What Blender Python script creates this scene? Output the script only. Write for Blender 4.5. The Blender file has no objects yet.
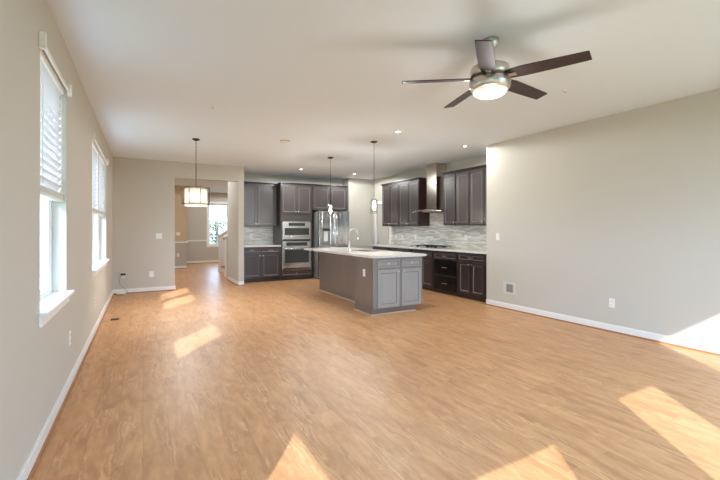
import bpy, bmesh, math, random
from mathutils import Vector, Matrix
random.seed(7)
PI = math.pi
S = bpy.context.scene
C = S.collection

# ------------------------------------------------------------------ camera
cd = bpy.data.cameras.new('camera')
cam = bpy.data.objects.new('camera', cd)
C.objects.link(cam)
cam.location = (0, 0, 1.311)
cam.rotation_euler = (PI/2, 0, -0.5106)
cd.sensor_width = 36
cd.lens = 387.12*36/720
cd.shift_y = -10.43/720
cd.clip_start = 0.05
S.camera = cam

# ------------------------------------------------------------------ world, sun, exposure
S.view_settings.view_transform = 'Standard'
S.view_settings.look = 'None'
S.view_settings.gamma = 1
S.view_settings.use_curve_mapping = False
S.view_settings.exposure = 0.27
try:
    S.cycles.use_denoising = True
    S.cycles.max_bounces = 14
    S.cycles.diffuse_bounces = 10
    S.cycles.glossy_bounces = 5
    S.cycles.transparent_max_bounces = 16
    S.cycles.sample_clamp_indirect = 8
    S.cycles.caustics_reflective = False
    S.cycles.caustics_refractive = False
except Exception:
    pass

SKY_STRENGTH = 13.0
SUN_STRENGTH = 5.8
w = bpy.data.worlds.new('sky')
S.world = w
w.use_nodes = True
nt = w.node_tree
nt.nodes.clear()
wo = nt.nodes.new('ShaderNodeOutputWorld')
bg = nt.nodes.new('ShaderNodeBackground')
tc = nt.nodes.new('ShaderNodeTexCoord')
sx = nt.nodes.new('ShaderNodeSeparateXYZ')
rp = nt.nodes.new('ShaderNodeValToRGB')
rp.color_ramp.elements[0].position = 0.0
rp.color_ramp.elements[0].color = (0.51, 0.735, 1.0, 1)
rp.color_ramp.elements[1].position = 0.9
rp.color_ramp.elements[1].color = (0.38, 0.63, 1.0, 1)
nt.links.new(tc.outputs['Generated'], sx.inputs[0])
nt.links.new(sx.outputs['Z'], rp.inputs[0])
nt.links.new(rp.outputs[0], bg.inputs['Color'])
bg.inputs['Strength'].default_value = SKY_STRENGTH
nt.links.new(bg.outputs[0], wo.inputs[0])

sd = bpy.data.lights.new('sun', 'SUN')
sun = bpy.data.objects.new('sun', sd)
C.objects.link(sun)
sun.location = (-4, -6, 6)
sun.rotation_euler = Vector((1, 1.32, -1.03)).to_track_quat('-Z', 'Y').to_euler()
sd.energy = SUN_STRENGTH
sd.color = (0.98, 0.98, 1.0)
sd.angle = math.radians(0.5)

def lamp(name, kind, loc, energy, color=(1, .85, .68), size=.1, rot=None, **kw):
    d = bpy.data.lights.new(name, kind)
    d.energy = energy
    d.color = color
    if kind == 'AREA':
        d.size = size
    else:
        d.shadow_soft_size = size
    for k, v in kw.items():
        setattr(d, k, v)
    o = bpy.data.objects.new(name, d)
    o.location = loc
    if rot:
        o.rotation_euler = rot
    C.objects.link(o)
    return o

def portal(name, loc, sx_, sy_, rot):
    d = bpy.data.lights.new(name, 'AREA')
    d.shape = 'RECTANGLE'
    d.size = sx_
    d.size_y = sy_
    d.energy = 1
    try:
        d.cycles.is_portal = True
    except Exception:
        return
    o = bpy.data.objects.new(name, d)
    o.location = loc
    o.rotation_euler = rot
    C.objects.link(o)

# ------------------------------------------------------------------ materials
def srgb(r, g, b):
    f = lambda c: (c/255/12.92) if c/255 <= .04045 else ((c/255+.055)/1.055)**2.4
    return (f(r), f(g), f(b), 1)

class NT:
    def __init__(s, name):
        s.m = bpy.data.materials.new(name)
        s.m.use_nodes = True
        s.t = s.m.node_tree
        s.b = s.t.nodes['Principled BSDF']
        s.out = s.t.nodes['Material Output']
    def n(s, typ, **kw):
        n = s.t.nodes.new(typ)
        for k, v in kw.items():
            if k in n.inputs.keys() if hasattr(n.inputs, 'keys') else False:
                n.inputs[k].default_value = v
            else:
                setattr(n, k, v)
        return n
    def l(s, a, b):
        s.t.links.new(a, b)

def mat(name, col, rough=.5, metal=0, coat=0, bump=0, bscale=80, spec=None, var=0, vscale=5):
    t = NT(name)
    b = t.b
    b.inputs['Base Color'].default_value = col
    b.inputs['Roughness'].default_value = rough
    b.inputs['Metallic'].default_value = metal
    b.inputs['Coat Weight'].default_value = coat
    b.inputs['Coat Roughness'].default_value = .15
    if spec is not None:
        b.inputs['Specular IOR Level'].default_value = spec
    if bump or var:
        c = t.n('ShaderNodeTexCoord')
        no = t.n('ShaderNodeTexNoise')
        no.inputs['Scale'].default_value = bscale if bump else vscale
        no.inputs['Detail'].default_value = 3
        t.l(c.outputs['Object'], no.inputs['Vector'])
        if bump:
            bp = t.n('ShaderNodeBump')
            bp.inputs['Strength'].default_value = bump
            bp.inputs['Distance'].default_value = .002
            t.l(no.outputs['Fac'], bp.inputs['Height'])
            t.l(bp.outputs[0], b.inputs['Normal'])
        if var:
            n2 = t.n('ShaderNodeTexNoise')
            n2.inputs['Scale'].default_value = vscale
            n2.inputs['Detail'].default_value = 4
            t.l(c.outputs['Object'], n2.inputs['Vector'])
            mx = t.n('ShaderNodeMix', data_type='RGBA')
            mx.inputs['A'].default_value = tuple(x*(1-var) for x in col[:3])+(1,)
            mx.inputs['B'].default_value = tuple(min(1, x*(1+var)) for x in col[:3])+(1,)
            t.l(n2.outputs['Fac'], mx.inputs['Factor'])
            t.l(mx.outputs['Result'], b.inputs['Base Color'])
    return t.m

def wood_floor():
    t = NT('oak_laminate')
    b = t.b
    c = t.n('ShaderNodeTexCoord')
    sp = t.n('ShaderNodeSeparateXYZ')
    t.l(c.outputs['Object'], sp.inputs[0])
    cb = t.n('ShaderNodeCombineXYZ')          # board length runs along room Y
    t.l(sp.outputs['Y'], cb.inputs['X'])
    t.l(sp.outputs['X'], cb.inputs['Y'])
    br = t.n('ShaderNodeTexBrick')
    br.offset = .37
    br.offset_frequency = 2
    br.squash = 1
    br.inputs['Scale'].default_value = 1
    br.inputs['Brick Width'].default_value = 1.28
    br.inputs['Row Height'].default_value = .15
    br.inputs['Mortar Size'].default_value = .0011
    br.inputs['Mortar Smooth'].default_value = .3
    br.inputs['Bias'].default_value = 0
    br.inputs['Color1'].default_value = (0, 0, 0, 1)
    br.inputs['Color2'].default_value = (1, 1, 1, 1)
    br.inputs['Mortar'].default_value = (.5, .5, .5, 1)
    t.l(cb.outputs[0], br.inputs['Vector'])
    # short printed strips of slightly different tone inside each board
    b2 = t.n('ShaderNodeTexBrick')
    b2.offset = .37
    b2.inputs['Scale'].default_value = 1
    b2.inputs['Brick Width'].default_value = 1.28
    b2.inputs['Row Height'].default_value = .15
    b2.inputs['Mortar Size'].default_value = .0
    b2.inputs['Color1'].default_value = (0, 0, 0, 1)
    b2.inputs['Color2'].default_value = (1, 1, 1, 1)
    t.l(cb.outputs[0], b2.inputs['Vector'])
    # grain, offset per board
    mp = t.n('ShaderNodeMapping')
    mp.inputs['Scale'].default_value = (1.6, 5.5, 1)
    t.l(cb.outputs[0], mp.inputs['Vector'])
    ad = t.n('ShaderNodeVectorMath', operation='ADD')
    sc = t.n('ShaderNodeVectorMath', operation='SCALE')
    t.l(b2.outputs['Color'], sc.inputs[0])
    sc.inputs['Scale'].default_value = 9.7
    t.l(mp.outputs[0], ad.inputs[0])
    t.l(sc.outputs[0], ad.inputs[1])
    n1 = t.n('ShaderNodeTexNoise')
    n1.inputs['Scale'].default_value = 2.4
    n1.inputs['Detail'].default_value = 9
    n1.inputs['Roughness'].default_value = .68
    n1.inputs['Distortion'].default_value = .5
    t.l(ad.outputs[0], n1.inputs['Vector'])
    mp2 = t.n('ShaderNodeMapping')
    mp2.inputs['Scale'].default_value = (2.6, 10, 1)
    t.l(cb.outputs[0], mp2.inputs['Vector'])
    ad2 = t.n('ShaderNodeVectorMath', operation='ADD')
    t.l(mp2.outputs[0], ad2.inputs[0])
    t.l(sc.outputs[0], ad2.inputs[1])
    wv = t.n('ShaderNodeTexWave', wave_type='RINGS')
    wv.inputs['Scale'].default_value = 1.0
    wv.inputs['Distortion'].default_value = 14
    wv.inputs['Detail'].default_value = 3
    wv.inputs['Detail Scale'].default_value = 1.6
    t.l(ad2.outputs[0], wv.inputs['Vector'])
    ramp = t.n('ShaderNodeValToRGB')
    e = ramp.color_ramp.elements
    e[0].position = .33
    e[0].color = FLOOR_DARK
    e[1].position = .62
    e[1].color = FLOOR_MID
    e.new(.78).color = FLOOR_LIGHT
    t.l(n1.outputs['Fac'], ramp.inputs[0])
    # pale cathedral lines
    r2 = t.n('ShaderNodeValToRGB')
    r2.color_ramp.elements[0].position = .80
    r2.color_ramp.elements[0].color = (0, 0, 0, 1)
    r2.color_ramp.elements[1].position = .97
    r2.color_ramp.elements[1].color = (.40, .40, .40, 1)
    t.l(wv.outputs['Fac'], r2.inputs[0])
    m0 = t.n('ShaderNodeMix', data_type='RGBA')
    m0.inputs['B'].default_value = srgb(233, 196, 150)
    pn = t.n('ShaderNodeTexNoise')
    pn.inputs['Scale'].default_value = .8
    t.l(ad2.outputs[0], pn.inputs['Vector'])
    pr_ = t.n('ShaderNodeMapRange')
    pr_.inputs['From Min'].default_value = .48
    pr_.inputs['From Max'].default_value = .62
    t.l(pn.outputs['Fac'], pr_.inputs['Value'])
    pm = t.n('ShaderNodeMath', operation='MULTIPLY')
    t.l(r2.outputs[0], pm.inputs[0])
    t.l(pr_.outputs[0], pm.inputs[1])
    t.l(pm.outputs[0], m0.inputs['Factor'])
    t.l(ramp.outputs[0], m0.inputs['A'])
    # per strip tone
    hv = t.n('ShaderNodeHueSaturation')
    mr = t.n('ShaderNodeMapRange')
    mr.inputs['To Min'].default_value = .965
    mr.inputs['To Max'].default_value = 1.02
    t.l(b2.outputs['Color'], mr.inputs['Value'])
    mr2 = t.n('ShaderNodeMapRange')
    mr2.inputs['To Min'].default_value = .98
    mr2.inputs['To Max'].default_value = 1.02
    t.l(br.outputs['Color'], mr2.inputs['Value'])
    mu = t.n('ShaderNodeMath', operation='MULTIPLY')
    t.l(mr.outputs[0], mu.inputs[0])
    t.l(mr2.outputs[0], mu.inputs[1])
    t.l(mu.outputs[0], hv.inputs['Value'])
    # thin darker pores beside the pale figure
    r3 = t.n('ShaderNodeValToRGB')
    r3.color_ramp.elements[0].position = .03
    r3.color_ramp.elements[0].color = (.30, .30, .30, 1)
    r3.color_ramp.elements[1].position = .16
    r3.color_ramp.elements[1].color = (0, 0, 0, 1)
    t.l(wv.outputs['Fac'], r3.inputs[0])
    pm2 = t.n('ShaderNodeMath', operation='MULTIPLY')
    t.l(r3.outputs[0], pm2.inputs[0])
    t.l(pr_.outputs[0], pm2.inputs[1])
    mdk = t.n('ShaderNodeMix', data_type='RGBA')
    mdk.inputs['B'].default_value = srgb(150, 104, 68)
    t.l(pm2.outputs[0], mdk.inputs['Factor'])
    t.l(m0.outputs['Result'], mdk.inputs['A'])
    mp3 = t.n('ShaderNodeMapping')
    mp3.inputs['Scale'].default_value = (2.6, 9, 1)
    t.l(cb.outputs[0], mp3.inputs['Vector'])
    ad3 = t.n('ShaderNodeVectorMath', operation='ADD')
    t.l(mp3.outputs[0], ad3.inputs[0])
    t.l(sc.outputs[0], ad3.inputs[1])
    kn = t.n('ShaderNodeTexNoise')
    kn.inputs['Scale'].default_value = 1.0
    kn.inputs['Detail'].default_value = 3
    t.l(ad3.outputs[0], kn.inputs['Vector'])
    kr = t.n('ShaderNodeMapRange')
    kr.inputs['From Min'].default_value = .58
    kr.inputs['From Max'].default_value = .72
    kr.inputs['To Max'].default_value = .5
    t.l(kn.outputs['Fac'], kr.inputs['Value'])
    mk = t.n('ShaderNodeMix', data_type='RGBA')
    mk.inputs['B'].default_value = srgb(166, 114, 74)
    t.l(kr.outputs[0], mk.inputs['Factor'])
    t.l(mdk.outputs['Result'], mk.inputs['A'])
    t.l(mk.outputs['Result'], hv.inputs['Color'])
    m1 = t.n('ShaderNodeMix', data_type='RGBA')
    m1.inputs['B'].default_value = srgb(120, 82, 52)
    gm = t.n('ShaderNodeMath', operation='MULTIPLY')
    gm.inputs[1].default_value = .42
    t.l(br.outputs['Fac'], gm.inputs[0])
    t.l(gm.outputs[0], m1.inputs['Factor'])
    t.l(hv.outputs[0], m1.inputs['A'])
    t.l(m1.outputs['Result'], b.inputs['Base Color'])
    b.inputs['Roughness'].default_value = .38
    b.inputs['Specular IOR Level'].default_value = .34
    bp = t.n('ShaderNodeBump')
    bp.inputs['Strength'].default_value = .12
    bp.inputs['Distance'].default_value = .002
    t.l(n1.outputs['Fac'], bp.inputs['Height'])
    t.l(bp.outputs[0], b.inputs['Normal'])
    return t.m

def mosaic():
    t = NT('glass_stone_mosaic')
    b = t.b
    c = t.n('ShaderNodeTexCoord')
    sp = t.n('ShaderNodeSeparateXYZ')
    t.l(c.outputs['Object'], sp.inputs[0])
    cb = t.n('ShaderNodeCombineXYZ')
    t.l(sp.outputs['X'], cb.inputs['X'])
    t.l(sp.outputs['Z'], cb.inputs['Y'])
    br = t.n('ShaderNodeTexBrick')
    br.offset = .41
    br.offset_frequency = 2
    br.squash = 1.5
    br.squash_frequency = 3
    br.inputs['Scale'].default_value = 1
    br.inputs['Brick Width'].default_value = .17
    br.inputs['Row Height'].default_value = .024
    br.inputs['Mortar Size'].default_value = .0016
    br.inputs['Mortar Smooth'].default_value = .2
    br.inputs['Color1'].default_value = (0, 0, 0, 1)
    br.inputs['Color2'].default_value = (1, 1, 1, 1)
    t.l(cb.outputs[0], br.inputs['Vector'])
    rp = t.n('ShaderNodeValToRGB')
    rp.color_ramp.interpolation = 'CONSTANT'
    e = rp.color_ramp.elements
    e[0].position = 0
    e[0].color = srgb(192, 186, 174)
    e[1].position = .16
    e[1].color = srgb(220, 216, 203)
    for p, col in ((.34, (203, 201, 189)), (.46, (232, 231, 226)), (.62, (203, 206, 190)), (.74, (196, 191, 181)), (.84, (222, 218, 206)), (.94, (188, 187, 176))):
        e.new(p).color = srgb(*col)
    t.l(br.outputs['Color'], rp.inputs[0])
    mx = t.n('ShaderNodeMix', data_type='RGBA')
    mx.inputs['B'].default_value = srgb(222, 219, 212)
    t.l(br.outputs['Fac'], mx.inputs['Factor'])
    t.l(rp.outputs[0], mx.inputs['A'])
    t.l(mx.outputs['Result'], b.inputs['Base Color'])
    b.inputs['Roughness'].default_value = .22
    bp = t.n('ShaderNodeBump')
    bp.invert = True
    bp.inputs['Strength'].default_value = .4
    bp.inputs['Distance'].default_value = .002
    t.l(br.outputs['Fac'], bp.inputs['Height'])
    t.l(bp.outputs[0], b.inputs['Normal'])
    return t.m

def quartz():
    t = NT('pale_granite')
    b = t.b
    c = t.n('ShaderNodeTexCoord')
    n = t.n('ShaderNodeTexNoise')
    n.inputs['Scale'].default_value = 140
    n.inputs['Detail'].default_value = 4
    t.l(c.outputs['Object'], n.inputs['Vector'])
    r = t.n('ShaderNodeValToRGB')
    r.color_ramp.elements[0].position = .35
    r.color_ramp.elements[0].color = srgb(196, 190, 180)
    r.color_ramp.elements[1].position = .55
    r.color_ramp.elements[1].color = srgb(232, 228, 220)
    t.l(n.outputs['Fac'], r.inputs[0])
    t.l(r.outputs[0], b.inputs['Base Color'])
    b.inputs['Roughness'].default_value = .14
    return t.m

def stained(name, dark, light, rough=.33, coat=.35):
    t = NT(name)
    b = t.b
    c = t.n('ShaderNodeTexCoord')
    mp = t.n('ShaderNodeMapping')
    mp.inputs['Scale'].default_value = (4, 4, 1.0)
    t.l(c.outputs['Object'], mp.inputs['Vector'])
    n = t.n('ShaderNodeTexNoise')
    n.inputs['Scale'].default_value = 2
    n.inputs['Detail'].default_value = 5
    n.inputs['Distortion'].default_value = .4
    t.l(mp.outputs[0], n.inputs['Vector'])
    mx = t.n('ShaderNodeMix', data_type='RGBA')
    mx.inputs['A'].default_value = dark
    mx.inputs['B'].default_value = light
    t.l(n.outputs['Fac'], mx.inputs['Factor'])
    t.l(mx.outputs['Result'], b.inputs['Base Color'])
    b.inputs['Roughness'].default_value = rough
    b.inputs['Coat Weight'].default_value = coat
    b.inputs['Coat Roughness'].default_value = .22
    return t.m

def brushed(name, col, rough=.26, axis=2):
    t = NT(name)
    b = t.b
    b.inputs['Metallic'].default_value = 1
    c = t.n('ShaderNodeTexCoord')
    mp = t.n('ShaderNodeMapping')
    s = [120, 120, 120]
    s[axis] = 2
    mp.inputs['Scale'].default_value = s
    t.l(c.outputs['Object'], mp.inputs['Vector'])
    n = t.n('ShaderNodeTexNoise')
    n.inputs['Scale'].default_value = 1
    n.inputs['Detail'].default_value = 2
    t.l(mp.outputs[0], n.inputs['Vector'])
    mr = t.n('ShaderNodeMapRange')
    mr.inputs['To Min'].default_value = rough*.8
    mr.inputs['To Max'].default_value = rough*1.3
    t.l(n.outputs['Fac'], mr.inputs['Value'])
    t.l(mr.outputs[0], b.inputs['Roughness'])
    b.inputs['Base Color'].default_value = col
    return t.m

def fridge():
    t = NT('fridge_steel')
    b = t.b
    b.inputs['Metallic'].default_value = 1
    b.inputs['Base Color'].default_value = (.82, .77, .70, 1)
    b.inputs['Roughness'].default_value = .15
    c = t.n('ShaderNodeTexCoord')
    mp = t.n('ShaderNodeMapping')
    mp.inputs['Scale'].default_value = (9, 9, 1.2)
    t.l(c.outputs['Object'], mp.inputs['Vector'])
    n = t.n('ShaderNodeTexNoise')
    n.inputs['Scale'].default_value = 1
    n.inputs['Detail'].default_value = 1
    t.l(mp.outputs[0], n.inputs['Vector'])
    bp = t.n('ShaderNodeBump')
    bp.inputs['Strength'].default_value = .5
    bp.inputs['Distance'].default_value = .02
    t.l(n.outputs['Fac'], bp.inputs['Height'])
    t.l(bp.outputs[0], b.inputs['Normal'])
    return t.m

def glass(name, tint=(1, 1, 1, 1), refl=.08, rough=0):
    t = NT(name)
    t.t.nodes.remove(t.b)
    tr = t.n('ShaderNodeBsdfTransparent')
    tr.inputs[0].default_value = tint
    gl = t.n('ShaderNodeBsdfGlossy')
    gl.inputs['Roughness'].default_value = rough
    mx = t.n('ShaderNodeMixShader')
    lw = t.n('ShaderNodeLayerWeight')
    pw = t.n('ShaderNodeMath', operation='POWER')
    pw.inputs[1].default_value = 5
    ma = t.n('ShaderNodeMath', operation='MULTIPLY_ADD')
    ma.inputs[1].default_value = .7
    ma.inputs[2].default_value = .03
    t.l(lw.outputs['Facing'], pw.inputs[0])
    t.l(pw.outputs[0], ma.inputs[0])
    t.l(ma.outputs[0], mx.inputs[0])
    t.l(tr.outputs[0], mx.inputs[1])
    t.l(gl.outputs[0], mx.inputs[2])
    t.l(mx.outputs[0], t.out.inputs[0])
    return t.m

def glow(name, col, strength):
    t = NT(name)
    t.b.inputs['Base Color'].default_value = (.8, .8, .8, 1)
    t.b.inputs['Emission Color'].default_value = col
    t.b.inputs['Emission Strength'].default_value = strength
    return t.m

def translucent(name, col, fac=.45):
    t = NT(name)
    d = t.n('ShaderNodeBsdfTranslucent')
    d.inputs[0].default_value = col
    t.b.inputs['Base Color'].default_value = col
    t.b.inputs['Roughness'].default_value = .5
    mx = t.n('ShaderNodeMixShader')
    mx.inputs[0].default_value = fac
    t.l(t.b.outputs[0], mx.inputs[1])
    t.l(d.outputs[0], mx.inputs[2])
    t.l(mx.outputs[0], t.out.inputs[0])
    return t.m

def foliage():
    return mat('leaf_green', srgb(96, 104, 72), .8, var=.3, vscale=3)

FLOOR_DARK = srgb(188, 136, 92)
FLOOR_MID = srgb(214, 163, 115)
FLOOR_LIGHT = srgb(222, 174, 129)
M = dict(
    wall=mat('wall_paint', srgb(199, 195, 184), .75, bump=.05, bscale=200),
    wall_warm_lit=mat('wall_paint_warm_lit', srgb(208, 184, 152), .75),  # upper hall wall tinted to carry the warm light falling on it
    wall_taupe=mat('wall_paint_taupe', srgb(190, 183, 171), .75),
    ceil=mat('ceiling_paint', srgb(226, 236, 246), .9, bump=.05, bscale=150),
    trim=mat('trim_white', srgb(236, 235, 232), .4),
    shoe=mat('oak_shoe_moulding', srgb(170, 122, 82), .5),
    shoe_pale=mat('pale_shoe_moulding', srgb(206, 180, 150), .5),
    floor=wood_floor(),
    mosaic=mosaic(),
    quartz=quartz(),
    cab=stained('espresso_stain', srgb(62, 55, 54), srgb(74, 66, 64), .36, .25),
    cab_in=stained('espresso_edge', srgb(48, 40, 40), srgb(60, 50, 50)),
    cab_low=stained('dark_espresso_stain', srgb(46, 36, 38), srgb(64, 53, 54), .34, .5),
    cab_edge=mat('pale_bead_highlight', srgb(122, 115, 110), .4),  # bead coloured pale to stand in for light caught on its slope
    isl=stained('grey_brown_stain', srgb(104, 94, 86), srgb(118, 107, 99), .32, .6),
    isl_front=stained('grey_painted_sheen', srgb(150, 148, 145), srgb(162, 160, 157), .3, 1.0),  # island fronts paled, window reflection put into the base colour
    isl_frame=stained('grey_shaded_frame', srgb(122, 118, 114), srgb(132, 128, 124), .32, .8),  # frame kept darker than the doors as painted gap shade
    surround=mat('off_white_surround', srgb(212, 208, 198), .5),
    red_cab=stained('reddish_cabinet_side', srgb(52, 22, 24), srgb(70, 34, 34)),
    black=mat('black_lacquer', (.004, .004, .004, 1), .22),
    blackm=mat('black_matte', (.01, .01, .01, 1), .6),
    dark_glass=mat('dark_glass', (.045, .05, .047, 1), .08),
    steel=brushed('stainless_steel', (.66, .64, .61, 1), .24, 0),
    steel_v=brushed('stainless_steel_vertical', (.62, .58, .53, 1), .3, 2),
    hood_steel=brushed('hood_steel', (.60, .54, .47, 1), .16, 2),
    fridge_steel=fridge(),
    gap=mat('shadow_brown', srgb(34, 28, 28), .6),
    chrome=mat('chrome', (.8, .8, .8, 1), .12, 1),
    nickel=mat('brushed_nickel', (.62, .58, .54, 1), .3, 1),
    bronze=mat('dark_bronze', srgb(70, 62, 56), .4, .8),
    antique=mat('antique_nickel', srgb(120, 106, 96), .4, .7),
    plastic=mat('white_plastic', srgb(238, 237, 232), .4),
    grey_plastic=mat('grey_plastic', srgb(150, 150, 146), .5),
    blade=stained('walnut_blade', srgb(44, 33, 33), srgb(60, 44, 43), .5, .0),
    glass=glass('window_glass'),
    clear=glass('clear_glass', (.93, .93, .93, 1)),
    slat=translucent('blind_slat', (.80, .81, .81, 1), .16),
    shade=translucent('linen_shade', (.88, .84, .79, 1), .55),
    bulb=glow('lit_bulb', (1, .82, .6, 1), 30),
    can=glow('lit_lens', (1, .93, .82, 1), 14),
    bowl=glow('frosted_bowl', (1, .80, .55, 1), .55),
    lawn=mat('lawn', srgb(120, 126, 96), .9, var=.2, vscale=2),
    bark=mat('bark', srgb(84, 72, 60), .9, bump=.5, bscale=30),
    leaf=foliage(),
    siding=mat('house_siding', srgb(210, 208, 200), .7),
)

# ------------------------------------------------------------------ mesh helpers
class MB:
    """collects shapes; build() links them as one mesh object"""
    def __init__(s):
        s.bm = bmesh.new()
        s.mats = []
    def _mi(s, m):
        if m is None:
            return 0
        if m not in s.mats:
            s.mats.append(m)
        return s.mats.index(m)
    def box(s, x0, x1, y0, y1, z0, z1, m=None):
        v = [s.bm.verts.new(p) for p in ((x0, y0, z0), (x1, y0, z0), (x1, y1, z0), (x0, y1, z0), (x0, y0, z1), (x1, y0, z1), (x1, y1, z1), (x0, y1, z1))]
        mi = s._mi(m)
        for f in ((0, 3, 2, 1), (4, 5, 6, 7), (0, 1, 5, 4), (1, 2, 6, 5), (2, 3, 7, 6), (3, 0, 4, 7)):
            s.bm.faces.new([v[i] for i in f]).material_index = mi
        return s
    def poly(s, pts, d, m=None):
        """extrude polygon pts by vector d"""
        a = [s.bm.verts.new(p) for p in pts]
        b = [s.bm.verts.new(Vector(p)+Vector(d)) for p in pts]
        mi = s._mi(m)
        n = len(a)
        fs = [s.bm.faces.new(a[::-1]), s.bm.faces.new(b)]
        for i in range(n):
            fs.append(s.bm.faces.new((a[i], a[(i+1) % n], b[(i+1) % n], b[i])))
        for f in fs:
            f.material_index = mi
        return s
    def lathe(s, prof, c=(0, 0, 0), n=24, m=None, axis='Z', smooth=True):
        mi = s._mi(m)
        rings = []
        for r, z in prof:
            ring = []
            for i in range(n):
                a = 2*PI*i/n
                p = (r*math.cos(a), r*math.sin(a), z)
                if axis == 'Y':
                    p = (p[0], -p[2], p[1])
                elif axis == 'X':
                    p = (p[2], p[0], p[1])
                ring.append(s.bm.verts.new(Vector(c)+Vector(p)))
            rings.append(ring)
        for a, b in zip(rings, rings[1:]):
            for i in range(n):
                f = s.bm.faces.new((a[i], a[(i+1) % n], b[(i+1) % n], b[i]))
                f.material_index = mi
                f.smooth = smooth
        for ring, fl in ((rings[0], True), (rings[-1], False)):
            f = s.bm.faces.new(ring[::-1] if fl else ring)
            f.material_index = mi
        return s
    def tube(s, pts, r, n=10, m=None, closed=False):
        mi = s._mi(m)
        pts = [Vector(p) for p in pts]
        rr = r if isinstance(r, (list, tuple)) else [r]*len(pts)
        rings = []
        prev = None
        for i, p in enumerate(pts):
            if closed:
                d = pts[(i+1) % len(pts)]-pts[i-1]
            else:
                d = (pts[min(i+1, len(pts)-1)]-pts[max(i-1, 0)])
            d.normalize()
            if prev is None:
                u = d.orthogonal().normalized()
            else:
                u = (prev-d*prev.dot(d)).normalized()
            prev = u
            v = d.cross(u)
            rings.append([s.bm.verts.new(p+(u*math.cos(2*PI*k/n)+v*math.sin(2*PI*k/n))*rr[i]) for k in range(n)])
        pairs = list(zip(rings, rings[1:]))
        if closed:
            pairs.append((rings[-1], rings[0]))
        for a, b in pairs:
            for i in range(n):
                f = s.bm.faces.new((a[i], a[(i+1) % n], b[(i+1) % n], b[i]))
                f.smooth = True
                f.material_index = mi
        if not closed:
            s.bm.faces.new(rings[0][::-1]).material_index = mi
            s.bm.faces.new(rings[-1]).material_index = mi
        return s
    def build(s, name, m=None, parent=None, bevel=0, seg=2, loc=None):
        bmesh.ops.recalc_face_normals(s.bm, faces=s.bm.faces[:])
        me = bpy.data.meshes.new(name)
        s.bm.to_mesh(me)
        s.bm.free()
        for x in (s.mats or [m]):
            me.materials.append(M[x] if isinstance(x, str) else x)
        o = bpy.data.objects.new(name, me)
        C.objects.link(o)
        if parent is not None:
            o.parent = parent
        if loc is not None:
            o.location = loc
        if bevel:
            b = o.modifiers.new('bevel', 'BEVEL')
            b.width = bevel
            b.segments = seg
            b.limit_method = 'ANGLE'
            b.angle_limit = math.radians(40)
            b.harden_normals = False
        return o

def thing(name, label, cat, loc=(0, 0, 0), rz=0, group=None):
    o = bpy.data.objects.new(name, None)
    o.empty_display_size = .1
    C.objects.link(o)
    o.location = loc
    o.rotation_euler = (0, 0, rz)
    return tag(o, label, cat, group)

def tag(o, label, cat, group=None):
    o['label'] = label
    o['category'] = cat
    if group:
        o['group'] = group
    return o

def struct(name, mb, m=None, bevel=0):
    o = mb.build(name, m, bevel=bevel)
    o['kind'] = 'structure'
    return o

def dup(root, loc, rz=None, label=None):
    def cp(o, parent):
        c = o.copy()
        C.objects.link(c)
        if parent is not None:
            c.parent = parent
        for ch in [x for x in bpy.data.objects if x.parent == o]:
            if ch is not c:
                cp(ch, c)
        return c
    kids = list(root.children)
    c = root.copy()
    C.objects.link(c)
    for k in kids:
        kc = k.copy()
        C.objects.link(kc)
        kc.parent = c
        for g in list(k.children):
            gc = g.copy()
            C.objects.link(gc)
            gc.parent = kc
    c.location = loc
    if rz is not None:
        c.rotation_euler = (0, 0, rz)
    if label:
        c['label'] = label
    return c

# ------------------------------------------------------------------ room dimensions
XL, XR, XK = -.539, 5.245, 5.937
YB, YA, YK, YP = -.80, 9.288, 10.28, 10.57
H = 2.786
PX0, PX1 = 1.94, 2.07            # wall between hall and kitchen
EPS = .001

# floor / ceiling
struct('floor', MB().box(XL-.2, 6.1, YB-.2, 16.4, -.12, 0), 'floor')
struct('ceiling', MB().box(XL-.2, 6.1, YB-.2, 16.4, H, H+.12), 'ceil')

# a wall lying along Y with rectangular openings [(y0,y1,z0,z1)]
def wall_y(name, x0, x1, y0, y1, ops, m):
    mb = MB()
    cur = y0
    for a, b, c, d in sorted(ops):
        if a > cur:
            mb.box(x0, x1, cur, a, 0, H)
        if c > 0:
            mb.box(x0, x1, a, b, 0, c)
        if d < H:
            mb.box(x0, x1, a, b, d, H)
        cur = b
    if cur < y1:
        mb.box(x0, x1, cur, y1, 0, H)
    return struct(name, mb, m)

def wall_x(name, y0, y1, x0, x1, ops, m):
    mb = MB()
    cur = x0
    for a, b, c, d in sorted(ops):
        if a > cur:
            mb.box(cur, a, y0, y1, 0, H)
        if c > 0:
            mb.box(a, b, y0, y1, 0, c)
        if d < H:
            mb.box(a, b, y0, y1, d, H)
        cur = b
    if cur < x1:
        mb.box(cur, x1, y0, y1, 0, H)
    return struct(name, mb, m)

ZS, ZT = .80, 2.44
LW = [(-.38, .54), (2.96, 3.86), (5.66, 7.68)]     # openings in the left wall
wall_y('wall_left', XL-.18, XL, YB-.18, 16.2, [(a, b, ZS, ZT) for a, b in LW], 'wall')
BW = [(-.42, .46, ZS, ZT), (1.18, 1.96, 0, 2.08), (2.72, 4.75, 0, 2.56)]   # openings behind the camera
wall_x('wall_back', YB-.18, YB, XL, 6.1, BW, 'wall')
struct('wall_right', MB().box(XR, 6.1, YB, 4.83, 0, H), 'wall')
wall_y('wall_kitchen_right', XK, 6.1, 4.83, YK, [(8.93, 9.60, 0, 2.04)], 'wall')
struct('wall_kitchen_back', MB().box(PX1, 5.15, YK, YP, 0, H), 'wall')
struct('wall_pantry', MB().box(5.15, XK, 9.86, YP, 0, H), 'wall')
wall_x('wall_front', YA, YA+.13, XL, PX0, [(.60, PX0, 0, 2.44)], 'wall')
struct('wall_hall', MB().box(PX0, PX1, YA, YP, 0, H), 'wall')
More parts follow.
